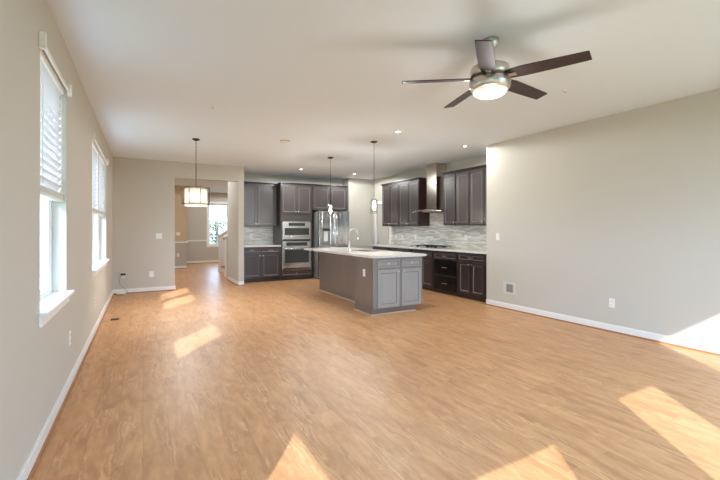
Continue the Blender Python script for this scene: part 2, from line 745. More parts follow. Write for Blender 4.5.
struct('wall_far_left', MB().box(XL, 1.295, 14.3, 14.42, 0, .86, 'wall_taupe').box(XL, 1.295, 14.3, 14.42, .86, H, 'wall_warm_lit').box(1.175, 1.295, 14.42, 16.2, 0, H, 'wall_taupe'))
FW = (2.24, 3.02, .68, 2.34)
wall_x('wall_far', 16.2, 16.4, XL, 6.1, [FW], 'wall_taupe')
struct('wall_far_right', MB().box(5.3, 5.42, YP, 16.2, 0, H), 'wall')

# baseboards (with an oak shoe moulding) -------------------------------------------------
def base(name, x0, y0, x1, y1, nx, ny, shoe='shoe', h=.095, t=.014):
    mb = MB()
    if abs(x1-x0) > abs(y1-y0):
        a, b = sorted((y0, y0+ny*t))
        mb.box(x0, x1, a, b, 0, h-.012, 'trim')
        a2, b2 = sorted((y0, y0+ny*t*.6))
        mb.box(x0, x1, a2, b2, h-.012, h, 'trim')
        a3, b3 = sorted((y0+ny*t, y0+ny*(t+.014)))
        mb.box(x0, x1, a3, b3, 0, .018, shoe)
    else:
        a, b = sorted((x0, x0+nx*t))
        mb.box(a, b, y0, y1, 0, h-.012, 'trim')
        a2, b2 = sorted((x0, x0+nx*t*.6))
        mb.box(a2, b2, y0, y1, h-.012, h, 'trim')
        a3, b3 = sorted((x0+nx*t, x0+nx*(t+.014)))
        mb.box(a3, b3, y0, y1, 0, .018, shoe)
    return struct(name, mb)
base('baseboard_left', XL, YB, XL, YA, 1, 0)
base('baseboard_right', XR, YB, XR, 4.83, -1, 0)
base('baseboard_front', XL, YA, .60, YA, 0, -1)
base('baseboard_hall', PX0, YA-.014, PX0, YP, -1, 0)
base('baseboard_pillar', PX0-.014, YA, PX1, YA, 0, -1)
base('baseboard_opening', .60, YA, .60, YA+.13, 1, 0)
base('baseboard_recess', 5.258, 4.83, XR+.01, 4.83, 0, 1) if False else None
base('baseboard_far_left', XL, 14.3, 1.31, 14.3, 0, -1)
base('baseboard_far', 1.295, 16.2, 5.3, 16.2, 0, -1)
base('baseboard_pantry', 5.16, 9.86, 5.93, 9.86, 0, -1)
base('baseboard_back', XL, YB, 1.18, YB, 0, 1)
# chair rails
struct('trim_1', MB().box(XL, 1.325, 14.27, 14.3, .86, .91).box(1.295, 1.325, 14.3, 16.2, .86, .91), 'trim', .005)
struct('trim_2', MB().box(1.325, 2.17, 16.17, 16.2, .85, .90), 'trim', .005)
struct('trim_3', MB().box(3.09, 5.3, 16.17, 16.2, .85, .90), 'trim', .005)

# ------------------------------------------------------------------ windows
def window_unit(name, n_units, wid, z0, z1, loc, rz, sill=True, casing=False, raised=0, grid=False):
    """local x along the width (0..wid), room side is -y, glass at y = +.10, opening in wall 0..+.18"""
    root = bpy.data.objects.new(name, None)
    C.objects.link(root)
    root.location = loc
    root.rotation_euler = (0, 0, rz)
    root['kind'] = 'structure'
    mull = .09
    uw = (wid-(n_units-1)*mull)/n_units
    fr = MB()
    for i in range(n_units):
        a = i*(uw+mull)
        b = a+uw
        fr.box(a, a+.035, .09, .17, z0, z1).box(b-.035, b, .09, .17, z0, z1)
        fr.box(a+.035, b-.035, .09, .17, z1-.035, z1).box(a+.035, b-.035, .09, .17, z0, z0+.035)
        if i < n_units-1:
            fr.box(b, b+mull, .02, .17, z0, z1)
    fr.build('window_frame', 'trim', root, .003)
    zm = (z0+z1)/2
    for i in range(n_units):
        a = i*(uw+mull)+.035
        b = a+uw-.07
        for k, (lo, hi, y) in enumerate(((z0+.035, zm+.02, .10), (zm-.02, z1-.035, .135))):
            sb = MB()
            st = .042
            sb.box(a, a+st, y, y+.03, lo, hi).box(b-st, b, y, y+.03, lo, hi)
            sb.box(a+st, b-st, y, y+.03, lo, lo+.05).box(a+st, b-st, y, y+.03, hi-.04, hi)
            if grid:
                gr = MB()
                for g in range(1, 3):
                    gx = a+st+(b-a-2*st)*g/3
                    gr.box(gx-.012, gx+.012, y+.006, y+.012, lo+.05, hi-.04)
                gz = (lo+hi)/2
                gr.box(a+st, b-st, y+.004, y+.012, gz-.016, gz+.016)
                gr.build('muntins', 'antique', root)  # dark colour stands in for the bars' backlit silhouette
            s_ = sb.build('sash', 'trim', root, .003)
            MB().box(a+st, b-st, y+.013, y+.017, lo+.05, hi-.04).build('pane', 'glass', s_)
    if sill:
        MB().box(-.055, wid+.055, -.05, .0, z0-.005, z0+.018).box(.0, wid, .0, .10, z0-.0, z0+.018).build('window_sill', 'trim', root, .004)
        MB().box(-.04, wid+.04, -.016, 0, z0-.07, z0-.005).build('window_apron', 'trim', root, .003)
    if casing:
        c = .07
        MB().box(-c, 0, -.018, 0, z0-c, z1+c).box(wid, wid+c, -.018, 0, z0-c, z1+c).box(0, wid, -.018, 0, z1, z1+c).box(-c-.01, wid+c+.01, -.04, 0, z0-.02, z0).box(-.0, wid, -.018, 0, z0-c, z0-.02).build('window_casing', 'trim', root, .003)
    return root

def slats_mesh(w_, ztop, zbot, pitch=.056, width=.060, tilt=math.radians(60)):
    mb = MB()
    z = ztop
    dy, dz = math.cos(tilt)*width/2, math.sin(tilt)*width/2
    while z > zbot:
        p = [(0, -dy, z+dz), (0, dy, z-dz), (0, dy+.002, z-dz+.002), (0, -dy+.002, z+dz+.002)]
        mb.poly(p, (w_, 0, 0))
        z -= pitch
    # ladder cords
    for x in (.12, w_-.12):
        mb.box(x-.002, x+.002, -.032, -.030, zbot, ztop)
        mb.box(x-.002, x+.002, .030, .032, zbot, ztop)
    return mb

def blind(label, wid, loc, rz, z1, zb, ends=True):
    """local origin at wall face, room is -y"""
    t = thing('window_blind', label, 'blind', loc, rz, 'white slatted blinds')
    MB().box(.006, wid-.006, .012, .072, z1-.055, z1-.002).build('headrail', 'plastic', t, .003)
    o = slats_mesh(wid-.02, z1-.08, zb+.07).build('slats', 'slat', t)
    o.location = (.01, .042, 0)
    st = MB()
    for k in range(6):
        st.box(.01, wid-.01, .015, .069, zb+.022+k*.007, zb+.026+k*.007)
    st.build('slat_stack', 'plastic', t)
    MB().box(.01, wid-.01, .014, .070, zb, zb+.020).build('bottom_rail', 'plastic', t, .003)
    MB().box(-.03 if ends else .0, wid+.03 if ends else wid, -.016, -.004, z1-.02, z1+.012).build('valance', 'plastic', t, .003)
    if ends:
        for x in (-.045, wid+.01):
            MB().box(x, x+.035, -.034, -EPS, z1-.055, z1+.045).build('bracket', 'plastic', t, .003)
    return t

# left wall windows: local x -> world -Y ... rz=+90deg puts local +y to world -X, local +x to world +Y
rl = PI/2
ZB = 1.53
window_unit('window_1', 1, .90, ZS, ZT, (XL, 2.96, 0), rl)
blind('white slatted blind half lowered in the nearest single window on the left wall', .90, (XL, 2.96, 0), rl, ZT, ZB)
window_unit('window_2', 2, 2.02, ZS, ZT, (XL, 5.66, 0), rl)
for k, lb in enumerate(('white slatted blind in the near half of the far double window', 'white slatted blind in the far half of the far double window')):
    uw = (2.02-.09)/2
    t = blind(lb, uw, (XL, 5.66+k*(uw+.09), 0), rl, ZT, ZB, ends=False)
    x = -.045 if k == 0 else uw+.01
    MB().box(x, x+.035, -.034, -EPS, ZT-.055, ZT+.045).build('bracket', 'plastic', t, .003)
window_unit('window_3', 1, .92, ZS, ZT, (XL, -.38, 0), rl)
blind('white slatted blind half lowered in the left wall window beside the camera', .92, (XL, -.38, 0), rl, ZT, ZB)
# windows and glass door behind the camera: local +y -> world -Y : rz = 180deg, local +x -> world -X
window_unit('window_4', 1, .88, ZS, ZT, (.46, YB, 0), PI)
blind('white slatted blind in the window behind the camera nearest the left wall', .88, (.46, YB, 0), PI, ZT, 1.83)
d = bpy.data.objects.new('door_3', None)
C.objects.link(d)
d.location = (1.96, YB, 0)
d.rotation_euler = (0, 0, PI)
d['kind'] = 'structure'
MB().box(0, .03, .04, .14, 0, 2.08).box(.75, .78, .04, .14, 0, 2.08).box(.03, .75, .04, .14, 2.05, 2.08).build('door_frame', 'trim', d, .003)
s_ = MB().box(.03, .11, .05, .09, .01, 2.05).box(.67, .75, .05, .09, .01, 2.05).box(.11, .67, .05, .09, .01, .20).box(.11, .67, .05, .09, 1.97, 2.05).build('door_slab', 'trim', d, .003)
MB().box(.11, .67, .067, .073, .20, 1.97).build('pane', 'glass', s_)
MB().lathe([(.024, 0), (.024, .008), (.010, .012), (.010, .03), (.026, .04), (.028, .055), (.018, .066)], (.07, .05, .95), 16, axis='Y').build('door_knob', 'nickel', d)
# far foyer window
window_unit('window_5', 1, FW[1]-FW[0], FW[2], FW[3], (FW[0], 16.2, 0), 0, sill=False, casing=True, grid=True)
# sliding door
d = bpy.data.objects.new('door_1', None)
C.objects.link(d)
d.location = (4.75, YB, 0)
d.rotation_euler = (0, 0, PI)
d['kind'] = 'structure'
MB().box(0, .04, .04, .14, 0, 2.56).box(1.99, 2.03, .04, .14, 0, 2.56).box(.04, 1.99, .04, .14, 2.52, 2.56).box(.04, 1.99, .04, .14, 0, .03).build('door_frame', 'trim', d, .003)
for a, b, y in ((.04, 1.05, .05), (.98, 1.99, .09)):
    s_ = MB().box(a, a+.07, y, y+.035, .03, 2.52).box(b-.07, b, y, y+.035, .03, 2.52).box(a+.07, b-.07, y, y+.035, .03, .12).box(a+.07, b-.07, y, y+.035, 2.47, 2.52).build('sliding_panel', 'trim', d, .003)
    MB().box(a+.07, b-.07, y+.014, y+.020, .12, 2.47).build('pane', 'glass', s_)
MB().box(1.0, 1.03, .02, .05, .95, 1.2).build('door_handle', 'nickel', d, .003)
struct('trim_4', MB().box(2.65, 2.72, YB, YB+.018, 0, 2.63).box(4.75, 4.82, YB, YB+.018, 0, 2.63).box(2.72, 4.75, YB, YB+.018, 2.56, 2.63), 'trim', .003)

# portals guide the daylight through the openings
for y0, y1 in LW:
    portal('daylight', (XL-.185, (y0+y1)/2, (ZS+ZT)/2), ZT-ZS, y1-y0, (0, -PI/2, 0))
for a, b, c, e in BW:
    portal('daylight', ((a+b)/2, YB-.185, (c+e)/2), b-a, e-c, (PI/2, 0, 0))
portal('daylight', ((FW[0]+FW[1])/2, 16.41, (FW[2]+FW[3])/2), FW[1]-FW[0], FW[3]-FW[2], (-PI/2, 0, 0))

# pantry door on the kitchen's right wall (local -y faces world -X)
rr = -PI/2
d = bpy.data.objects.new('door_2', None)
C.objects.link(d)
d.location = (XK, 9.60, 0)
d.rotation_euler = (0, 0, rr)
d['kind'] = 'structure'
dw = .67
slab = MB().box(.01, dw-.01, .03, .065, .01, 2.03)
for zz0, zz1 in ((.22, .95), (1.08, 1.88)):
    slab.box(.11, dw-.11, .022, .03, zz0, zz1)
slab.build('door_slab', 'wall', d, .004)
MB().lathe([(.024, 0), (.024, .008), (.010, .012), (.010, .03), (.026, .04), (.028, .055), (.018, .066)], (.07, .03, .95), 16, axis='Y').build('door_knob', 'nickel', d)
struct('trim_5', MB().box(XK-.018, XK, 9.60, 9.69, 0, 2.13).box(XK-.018, XK, 8.90, 8.93, 0, 2.13).box(XK-.022, XK, 8.93, 9.60, 2.04, 2.13), 'trim', .003)

# ------------------------------------------------------------------ outdoors
struct('ground', MB().box(-60, 60, -60, 80, -.75, -.70), 'lawn')

def tree(label, loc, h, r, seed):
    random.seed(seed)
    t = thing('tree', label, 'tree', loc)
    tr = MB()
    tr.tube([(0, 0, 0), (.05, 0, h*.3), (0, .05, h*.6), (.03, 0, h*.95)], [.16, .13, .08, .02], 8)
    br = MB()
    tips = []
    for i in range(22):
        a = random.uniform(0, 2*PI)
        z = h*random.uniform(.28, .85)
        L = r*(1.15-z/h)*random.uniform(.8, 1.3)
        e = (math.cos(a)*L, math.sin(a)*L, z+L*.6)
        br.tube([(0, 0, z), (e[0]*.5, e[1]*.5, z+L*.22), e], [.04, .025, .008], 5)
        tips.append(Vector(e))
        for j in range(3):
            b = a+random.uniform(-.9, .9)
            q = (e[0]*.55+math.cos(b)*L*.45, e[1]*.55+math.sin(b)*L*.45, z+L*random.uniform(.3, .7))
            br.tube([(e[0]*.5, e[1]*.5, z+L*.22), q], [.02, .006], 4)
            tips.append(Vector(q))
    tr.build('trunk', 'bark', t)
    br.build('branches', 'bark', t)
    lf = MB()
    for p in tips:
        for k in range(14):
            c = p+Vector([random.gauss(0, .16) for _ in range(3)])
            u = Vector([random.gauss(0, 1) for _ in range(3)]).normalized()*.045
            v = u.orthogonal().normalized()*.03
            vs = [lf.bm.verts.new(c+x) for x in (u, v, -u, -v)]
            lf.bm.faces.new(vs)
    lf.build('leaves', 'leaf', t)
    return t
tree('slender leafy tree seen through the far foyer window', (3.9, 24.5, -.7), 2.9, 1.3, 3)
tree('lower bushy tree outside the foyer window, further off behind the other', (5.0, 29.0, -.7), 2.9, 1.7, 5)

# ------------------------------------------------------------------ cabinets
def knob(parent, x, z, y=0, m='nickel'):
    MB().lathe([(.006, 0), (.006, .014), (.014, .018), (.0155, .024), (.010, .029)], (x, y, z), 14, axis='Y').build('knob', m, parent)
def pull(parent, x, z, y=0, L=.10, m='nickel'):
    MB().tube([(x-L/2, y, z), (x-L/2, y-.022, z), (x-L*.4, y-.028, z), (x+L*.4, y-.028, z), (x+L/2, y-.022, z), (x+L/2, y, z)], .0045, 8).build('pull', m, parent)

def front(name, parent, x0, x1, z0, z1, m, rail=.052, edge='cab_edge', th=.02, slab=False, y0=0):
    """a framed front: outer frame, inner bead painted pale as a highlight, recessed flat panel"""
    mb = MB()
    yf, yb = y0, y0+th
    if slab:
        mb.box(x0, x1, yf, yb, z0, z1, m)
        b = .006
        return mb.build(name, None, parent, .003)
    r = rail
    mb.box(x0, x0+r, yf, yb, z0, z1, m).box(x1-r, x1, yf, yb, z0, z1, m)
    mb.box(x0+r, x1-r, yf, yb, z1-r, z1, m).box(x0+r, x1-r, yf, yb, z0, z0+r, m)
    # bead: sloping ring
    a0, a1, c0, c1 = x0+r, x1-r, z0+r, z1-r
    s = .009
    yi = yf+.008
    mi = mb._mi(edge)
    o = [mb.bm.verts.new(p) for p in ((a0, yf+.001, c0), (a1, yf+.001, c0), (a1, yf+.001, c1), (a0, yf+.001, c1))]
    i = [mb.bm.verts.new(p) for p in ((a0+s, yi, c0+s), (a1-s, yi, c0+s), (a1-s, yi, c1-s), (a0+s, yi, c1-s))]
    for k in range(4):
        mb.bm.faces.new((o[k], o[(k+1) % 4], i[(k+1) % 4], i[k])).material_index = mi
    mb.box(a0, a1, yi, yb, c0, c1, m)
    return mb.build(name, None, parent, .0015, 1)

def cabinet(label, loc, rz, w_, dep, z0, z1, fronts, m='cab', toe=False, crown=0, group=None, side=None, name='base_cabinet', cat='cabinet', gap_shade=None, crown_l=True, crown_r=True):
    t = thing(name, label, cat, loc, rz, group)
    mb = MB()
    zc = z0+.0
    if toe:
        mb.box(.0, w_, .085, dep, 0, .10, 'cab_in')
        zc = .10
    mb.box(0, w_, .022, dep, zc, z1, m)
    mb.build('carcass', None, t, .0015, 1)
    if gap_shade:
        MB().box(.002, w_-.002, .0205, .022, z0+.002, z1-.002).build('face_frame', 'gap', t)  # thin dark sheet painted in as shade between the doors
    if side:
        MB().box(w_, w_+.003, .022, dep, zc, z1).build('side_panel', side, t)
    if crown:
        cr = MB()
        xl = -.035 if crown_l else 0
        xr = w_+.035 if crown_r else w_
        cr.box(xl*.4, w_+(xr-w_)*.4, .008, dep, z1, z1+crown*.35)
        p = [(xl*.4, .008, z1+crown*.35), (xl*.4, .008-.0, z1+crown*.35)]
        cr.poly([(0, .008, z1+crown*.35), (0, -.030, z1+crown*.8), (0, -.030, z1+crown), (0, dep, z1+crown), (0, dep, z1+crown*.35)], (w_, 0, 0))
        if crown_l:
            cr.box(xl, 0, -.030, dep, z1+crown*.8, z1+crown).box(xl*.5, 0, -.01, dep, z1+crown*.35, z1+crown*.8)
        if crown_r:
            cr.box(w_, xr, -.030, dep, z1+crown*.8, z1+crown).box(w_, w_+(xr-w_)*.5, -.01, dep, z1+crown*.35, z1+crown*.8)
        cr.build('crown', 'cab_in', t)
    for f in fronts:
        kind, x0, x1, a, b, hw = f[:6]
        mm = f[6] if len(f) > 6 else m
        if kind == 'door':
            dd = front('door', t, x0, x1, a, b, mm)
            if hw:
                knob(dd, *hw)
        elif kind == 'drawer':
            dd = front('drawer', t, x0, x1, a, b, mm, rail=.022)
            if hw == 'knob':
                knob(dd, (x0+x1)/2, (a+b)/2)
            else:
                pull(dd, (x0+x1)/2, (a+b)/2)
        elif kind == 'slab':
            dd = front('drawer', t, x0, x1, a, b, mm, slab=True)
            pull(dd, (x0+x1)/2, (a+b)/2, L=.12)
    return t

def pair(x0, x1, a, b, kz, gap=.006, m='cab', kin=.028):
    c = (x0+x1)/2
    return [('door', x0, c-gap/2, a, b, (c-gap/2-kin, kz), m), ('door', c+gap/2, x1, a, b, (c+gap/2+kin, kz), m)]

ZU0, ZU1, CR = 1.40, 2.465, .06
# back wall -------------------------------------------------------------
YF = 9.62
wL = 3.07-PX1-.004
cabinet('dark base cabinet with two doors and two drawers left of the wall ovens', (PX1+.002, YF, 0), 0, wL, YK-YF-.002, 0, .876,
        [('drawer', .03, wL/2-.005, .735, .845, 'pull'), ('drawer', wL/2+.005, wL-.03, .735, .845, 'pull')]+pair(.03, wL-.03, .115, .715, .66, .02), toe=True)
cabinet('tall dark wall cabinet with two doors above the short counter left of the ovens', (PX1+.002, 9.93, 0), 0, wL, YK-9.93-.002, ZU0, ZU1,
        pair(.012, wL-.06, ZU0+.01, ZU1-.01, ZU0+.06, .008), crown=CR, name='wall_cabinet', crown_l=False, crown_r=False)
# oven tower
tw = 3.93-3.07
t = thing('oven_cabinet', 'tall dark cabinet tower holding the microwave and the wall oven', 'cabinet', (3.07, YF, 0), 0)
dp = YK-YF-.002
MB().box(0, .042, .022, dp, .10, ZU1).box(tw-.042, tw, .022, dp, .10, ZU1).box(.042, tw-.042, .10, dp, .10, ZU1).box(.042, tw-.042, .022, .10, 1.53, ZU1).box(.042, tw-.042, .022, .10, .10, .245).box(0, tw, .085, dp, 0, .10, ).build('carcass', 'cab', t, .0015, 1)
for f in pair(.02, tw-.02, 1.72, ZU1-.01, 1.78, .008):
    knob(front('door', t, f[1], f[2], f[3], f[4], 'cab'), *f[5])
dd = front('drawer', t, .03, tw-.03, .11, .24, 'cab', rail=.03)
knob(dd, tw/2, .175)
cr = MB()
cr.poly([(0, .008, ZU1+.02), (0, -.030, ZU1+.045), (0, -.030, ZU1+CR), (0, dp, ZU1+CR), (0, dp, ZU1+.02)], (tw, 0, 0))
cr.box(-.02, 0, -.030, dp-.40, ZU1+.045, ZU1+CR).box(0, tw, .008, dp, ZU1, ZU1+.02)
cr.build('crown', 'cab_in', t)
# microwave
ox, ow = 3.07+.046, tw-.092
t = thing('microwave', 'built-in stainless microwave above the wall oven', 'microwave', (ox, YF, 1.035), 0)
MB().box(0, ow, .0, .099, 0, .485, 'steel').build('body', None, t, .003)
MB().box(.01, ow-.01, -.004, 0, .345, .475, 'steel').box(.16, ow-.16, -.006, -.004, .37, .45, 'dark_glass').build('control_panel', None, t, .001)
dr = MB().box(.01, ow-.01, -.018, 0, .03, .335, 'steel').box(.05, ow-.05, -.020, -.018, .135, .315, 'dark_glass').build('door', None, t, .002)
MB().tube([(.05, -.02, .09), (.05, -.052, .09), (ow-.05, -.052, .09), (ow-.05, -.02, .09)], .009, 8).build('handle', 'chrome', dr)
MB().box(.01, ow-.01, -.003, 0, .004, .024).build('vent', 'blackm', t)
# oven
t = thing('wall_oven', 'built-in stainless wall oven with dark glass door below the microwave', 'oven', (ox, YF, .25), 0)
MB().box(0, ow, 0, .099, 0, .755, 'steel').build('body', None, t, .003)
MB().box(.012, ow-.012, -.006, 0, .625, .745, 'steel').box(.10, ow-.10, -.008, -.006, .64, .73, 'dark_glass').build('control_panel', None, t, .001)
dr = MB().box(.01, ow-.01, -.03, 0, .075, .61, 'steel').box(.055, ow-.055, -.033, -.03, .20, .545, 'dark_glass').build('door', None, t, .002)
MB().tube([(.05, -.03, .578), (.05, -.075, .578), (ow-.05, -.075, .578), (ow-.05, -.03, .578)], .011, 8).build('handle', 'chrome', dr)
MB().box(.012, ow-.012, -.008, 0, .008, .06, 'blackm').box(.012, ow-.012, -.011, -.008, .025, .035, 'steel').build('vent', None, t)
# refrigerator
FX0, FX1, FY = 4.035, 4.935, 9.40
t = thing('refrigerator', 'stainless french door refrigerator with a water dispenser', 'refrigerator', (FX0, FY, 0), 0)
fw = FX1-FX0
MB().box(.004, fw-.004, .075, .80, .02, 1.79, 'grey_plastic').box(.02, fw-.02, .10, .78, 0, .02, 'blackm').build('body', None, t, .004)
for k, (a, b) in enumerate(((0, fw/2-.003), (fw/2+.003, fw))):
    if k == 0:
        g = MB().box(a, .085, 0, .072, .72, 1.80).box(.325, b, 0, .072, .72, 1.80).box(.085, .325, 0, .072, 1.36, 1.80).box(.085, .325, 0, .072, .72, .92).box(.085, .325, .055, .072, .92, 1.36)
    else:
        g = MB().box(a, b, 0, .072, .72, 1.80)
    dd = g.build('door', 'fridge_steel', t, .006)
    hx = b-.045 if k == 0 else a+.045
    MB().tube([(hx, 0, .82), (hx, -.045, .84), (hx, -.055, 1.2), (hx, -.045, 1.70), (hx, 0, 1.72)], .013, 10).build('handle', 'chrome', dd)
    if k == 0:
        MB().box(.087, .323, -.002, .054, 1.26, 1.358, 'grey_plastic').box(.10, .31, -.004, -.002, 1.28, 1.34, 'dark_glass').box(.087, .323, .045, .054, .922, 1.26, 'grey_plastic').box(.15, .26, .02, .045, 1.0, 1.26, 'plastic').box(.095, .315, .0, .05, .922, .935, 'steel').build('dispenser', None, dd, .002)
dd = MB().box(0, fw, 0, .072, .05, .70).build('freezer_drawer', 'fridge_steel', t, .006)
MB().tube([(.10, 0, .62), (.12, -.05, .62), (fw-.12, -.05, .62), (fw-.10, 0, .62)], .013, 10).build('handle', 'chrome', dd)
MB().box(.02, .10, .03, .12, 1.80, 1.815).build('hinge_cover', 'grey_plastic', t, .002)
MB().box(fw-.10, fw-.02, .03, .12, 1.80, 1.815).build('hinge_cover', 'grey_plastic', t, .002)
cabinet('short dark cabinet with two doors over the refrigerator', (3.935, YF+.001, 0), 0, 5.148-3.935-.15, YK-YF-.002, 1.835, ZU1,
        pair(.02, 5.148-3.935-.19, 1.845, ZU1-.01, 1.89, .05), crown=CR, name='wall_cabinet', crown_l=False, crown_r=False)

# right wall run (local +x -> world -Y, local -y -> world -X) ----------------------------------
def ry(y, x=5.30):
    return (x, y, 0)
dB = XK-5.30-.003
def rbase(label, y0, y1, fronts, m='cab_low'):
    return cabinet(label, ry(y1), rr, y1-y0-.002, dB, 0, .876, fronts, m=m, toe=True)
wA = 5.615-4.835
f = [('drawer', .03, wA-.10, .725, .84, 'pull')]+pair(.03, wA-.10, .10, .70, .655, .02, 'cab_low')
rbase('dark base cabinet with one wide drawer above two doors, at the right counter end', 4.835, 5.615, f)
wB = 6.33-5.62
rbase('dark drawer base with two black lower drawers under the cooktop', 5.62, 6.33,
      [('drawer', .03, wB-.03, .715, .84, 'pull'), ('slab', .035, wB-.035, .395, .695, 'pull', 'black'), ('slab', .035, wB-.035, .085, .365, 'pull', 'black')])
wC = 7.09-6.335
rbase('dark base cabinet with two doors left of the black drawers', 6.335, 7.09,
      [('drawer', .03, wC/2-.008, .725, .84, 'pull'), ('drawer', wC/2+.008, wC-.03, .725, .84, 'pull')]+pair(.03, wC-.03, .10, .70, .655, .016, 'cab_low'))
wD = 7.95-7.095
rbase('dark base cabinet mostly hidden behind the island, third from the far end wall', 7.095, 7.95,
      [('drawer', .03, wD/2-.008, .725, .84, 'pull'), ('drawer', wD/2+.008, wD-.03, .725, .84, 'pull')]+pair(.03, wD-.03, .10, .70, .655, .016, 'cab_low'))
wE = 8.80-7.955
rbase('dark base cabinet at the far left end of the right wall counter', 7.955, 8.80,
      [('drawer', .03, wE/2-.008, .725, .84, 'pull'), ('drawer', wE/2+.008, wE-.03, .725, .84, 'pull')]+pair(.03, wE-.03, .10, .70, .655, .016, 'cab_low'))
def rwall(label, y0, y1, cl, cr_, side=None):
    w_ = y1-y0-.002
    return cabinet(label, ry(y1, 5.60), rr, w_, XK-5.60-.002, ZU0, ZU1, pair(.012, w_-.012, ZU0+.012, ZU1-.01, ZU0+.06, .024), gap_shade=True, crown=CR, name='wall_cabinet', crown_l=cl, crown_r=cr_, side=side)
rwall('dark two-door wall cabinet at the far left end of the right kitchen wall', 8.0, 8.79, True, False)
rwall('dark two-door wall cabinet just left of the range hood', 7.205, 8.0, False, True, 'red_cab')
rwall('dark two-door wall cabinet just right of the range hood', 5.60, 6.36, True, False)
rwall('dark two-door wall cabinet at the right end against the wall corner', 4.835, 5.60, False, False)

# counters
tag(MB().box(PX1+.001, 3.068, 9.59, YK-.001, .877, .914).build('countertop', 'quartz', None, .004), 'short pale stone countertop left of the ovens', 'countertop')
tag(MB().box(5.265, XK-.002, 4.835, 8.83, .877, .914).build('countertop', 'quartz', None, .004), 'long pale stone countertop along the right kitchen wall', 'countertop')
# backsplashes
o = MB().box(0, 3.068-PX1-.004, 0, .01, 0, ZU0-.918).build('backsplash', 'mosaic')
o.location = (PX1+.002, YK-.012, .9155)
tag(o, 'grey mosaic tile backsplash behind the short counter left of the ovens', 'backsplash')
mb = MB().box(0, 8.86-4.835, 0, .01, 0, ZU0-.918).box(8.86-7.20, 8.86-6.365, 0, .01, ZU0-.918, 1.86-.9155)
o = mb.build('backsplash', 'mosaic')
o.location = (XK-.012, 8.86, .9155)
o.rotation_euler = (0, 0, rr)
tag(o, 'grey mosaic tile backsplash along the right kitchen wall', 'backsplash')
struct('trim_6', MB().box(XK-.016, XK, 8.861, 8.895, .9155, ZU0-.001), 'trim')

# range hood
HY = 6.77
t = thing('range_hood', 'stainless chimney range hood above the cooktop', 'range hood', (XK-.014, HY, 1.70), rr)
MB().box(-.165, .165, -.30, -.002, .06, H-1.70-.001).box(-.167, .167, -.302, -.002, .62, H-1.70-.002).build('chimney', 'hood_steel', t, .002)
cv = MB()
n = 18
tops, bots = [], []
for i in range(n+1):
    u = -1+2*i/n
    x = .50*u
    z = .048-.035*u*u
    y = -.52+.06*u*u
    tops.append((x, y, z))
vs = []
for x, y, z in tops:
    vs.append([cv.bm.verts.new(q) for q in ((x, y, z), (x, -.002, z+.02), (x, -.002, z-.005), (x, y, z-.018))])
for a, b in zip(vs, vs[1:]):
    for k in range(4):
        f = cv.bm.faces.new((a[k], a[(k+1) % 4], b[(k+1) % 4], b[k]))
        f.smooth = False
cv.bm.faces.new(vs[0])
cv.bm.faces.new(vs[-1][::-1])
cv.build('canopy', 'steel', t)
MB().box(-.20, .20, -.40, -.04, .0, .030).build('filter', 'grey_plastic', t, .003)
MB().box(-.06, .06, -.497, -.488, .033, .045).build('button_strip', 'dark_glass', t)
# cooktop
t = thing('cooktop', 'stainless gas cooktop with black grates set in the right counter', 'cooktop', (5.60, HY, .9145), rr)
MB().box(-.45, .45, -.26, .26, 0, .010).build('tray', 'steel', t, .004)
for gx in (-.30, 0, .30):
    g = MB()
    for yy in (-.20, -.07, .07, .20):
        g.box(gx-.14, gx+.14, yy-.006, yy+.006, .034, .046)
    for xx in (-.134, 0, .134):
        g.box(gx+xx-.006, gx+xx+.006, -.206, .206, .034, .046)
    for xx in (-.134, .134):
        for yy in (-.20, .20):
            g.box(gx+xx-.007, gx+xx+.007, yy-.007, yy+.007, .010, .034)
    g.build('grate', 'blackm', t, .002, 1)
for bx, by in ((-.30, -.12), (-.30, .13), (0, .02), (.30, -.12), (.30, .13)):
    MB().lathe([(.045, .010), (.045, .018), (.034, .020), (.034, .027), (.02, .030)], (bx, by, 0), 20).build('burner', 'blackm', t)
for i in range(5):
    MB().lathe([(.018, .010), (.018, .03), (.014, .034)], (-.10+i*.05, -.235, 0), 14).build('control_knob', 'nickel', t)

# ------------------------------------------------------------------ island
IX0, IX1, IXP, IY0, IYS, IY1 = 3.045, 3.98, 3.33, 5.03, 5.60, 7.76
SX0, SX1, SY0, SY1 = 3.50, 3.90, 6.02, 6.74
t = thing('kitchen_island', 'grey brown kitchen island under a pale stone top', 'kitchen island', (IX0, IY0-.02, 0), 0)
W = IX1-IX0
MB().box(0, W, .022, IYS-IY0+.02, .10, .876).box(IXP-IX0, W, IYS-IY0+.02, SY0-.01-IY0+.02, .02, .876).box(IXP-IX0, W, SY1+.01-IY0+.02, IY1-IY0, .02, .876).box(IXP-IX0, W, SY0-.01-IY0+.02, SY1+.01-IY0+.02, .02, .69).box(IXP-IX0, SX0-.01-IX0, SY0-.01-IY0+.02, SY1+.01-IY0+.02, .69, .876).box(SX1+.01-IX0, W, SY0-.01-IY0+.02, SY1+.01-IY0+.02, .69, .876).build('body', 'isl', t, .002)
MB().box(-.018, W-.12, .04, IYS-IY0+.0, 0, .10).build('toe_kick', 'isl', t, .002)
MB().box(-.03, W-.115, .028, .04, 0, .018).box(-.03, -.018, .04, IYS-IY0+.02, 0, .018).box(IXP-IX0-.012, IXP-IX0, IYS-IY0+.03, IY1-IY0, 0, .018).build('shoe_moulding', 'shoe_pale', t)
ff = MB().box(0, W, .012, .022, .10, .876)
ff.build('face_frame', 'isl_frame', t)
for x0, x1 in ((.075, .475), (.52, .905)):
    dd = front('drawer', t, x0, x1, .722, .840, 'isl_front', rail=.02, th=.012, y0=0)
    knob(dd, (x0+x1)/2-.02, .785, m='nickel')
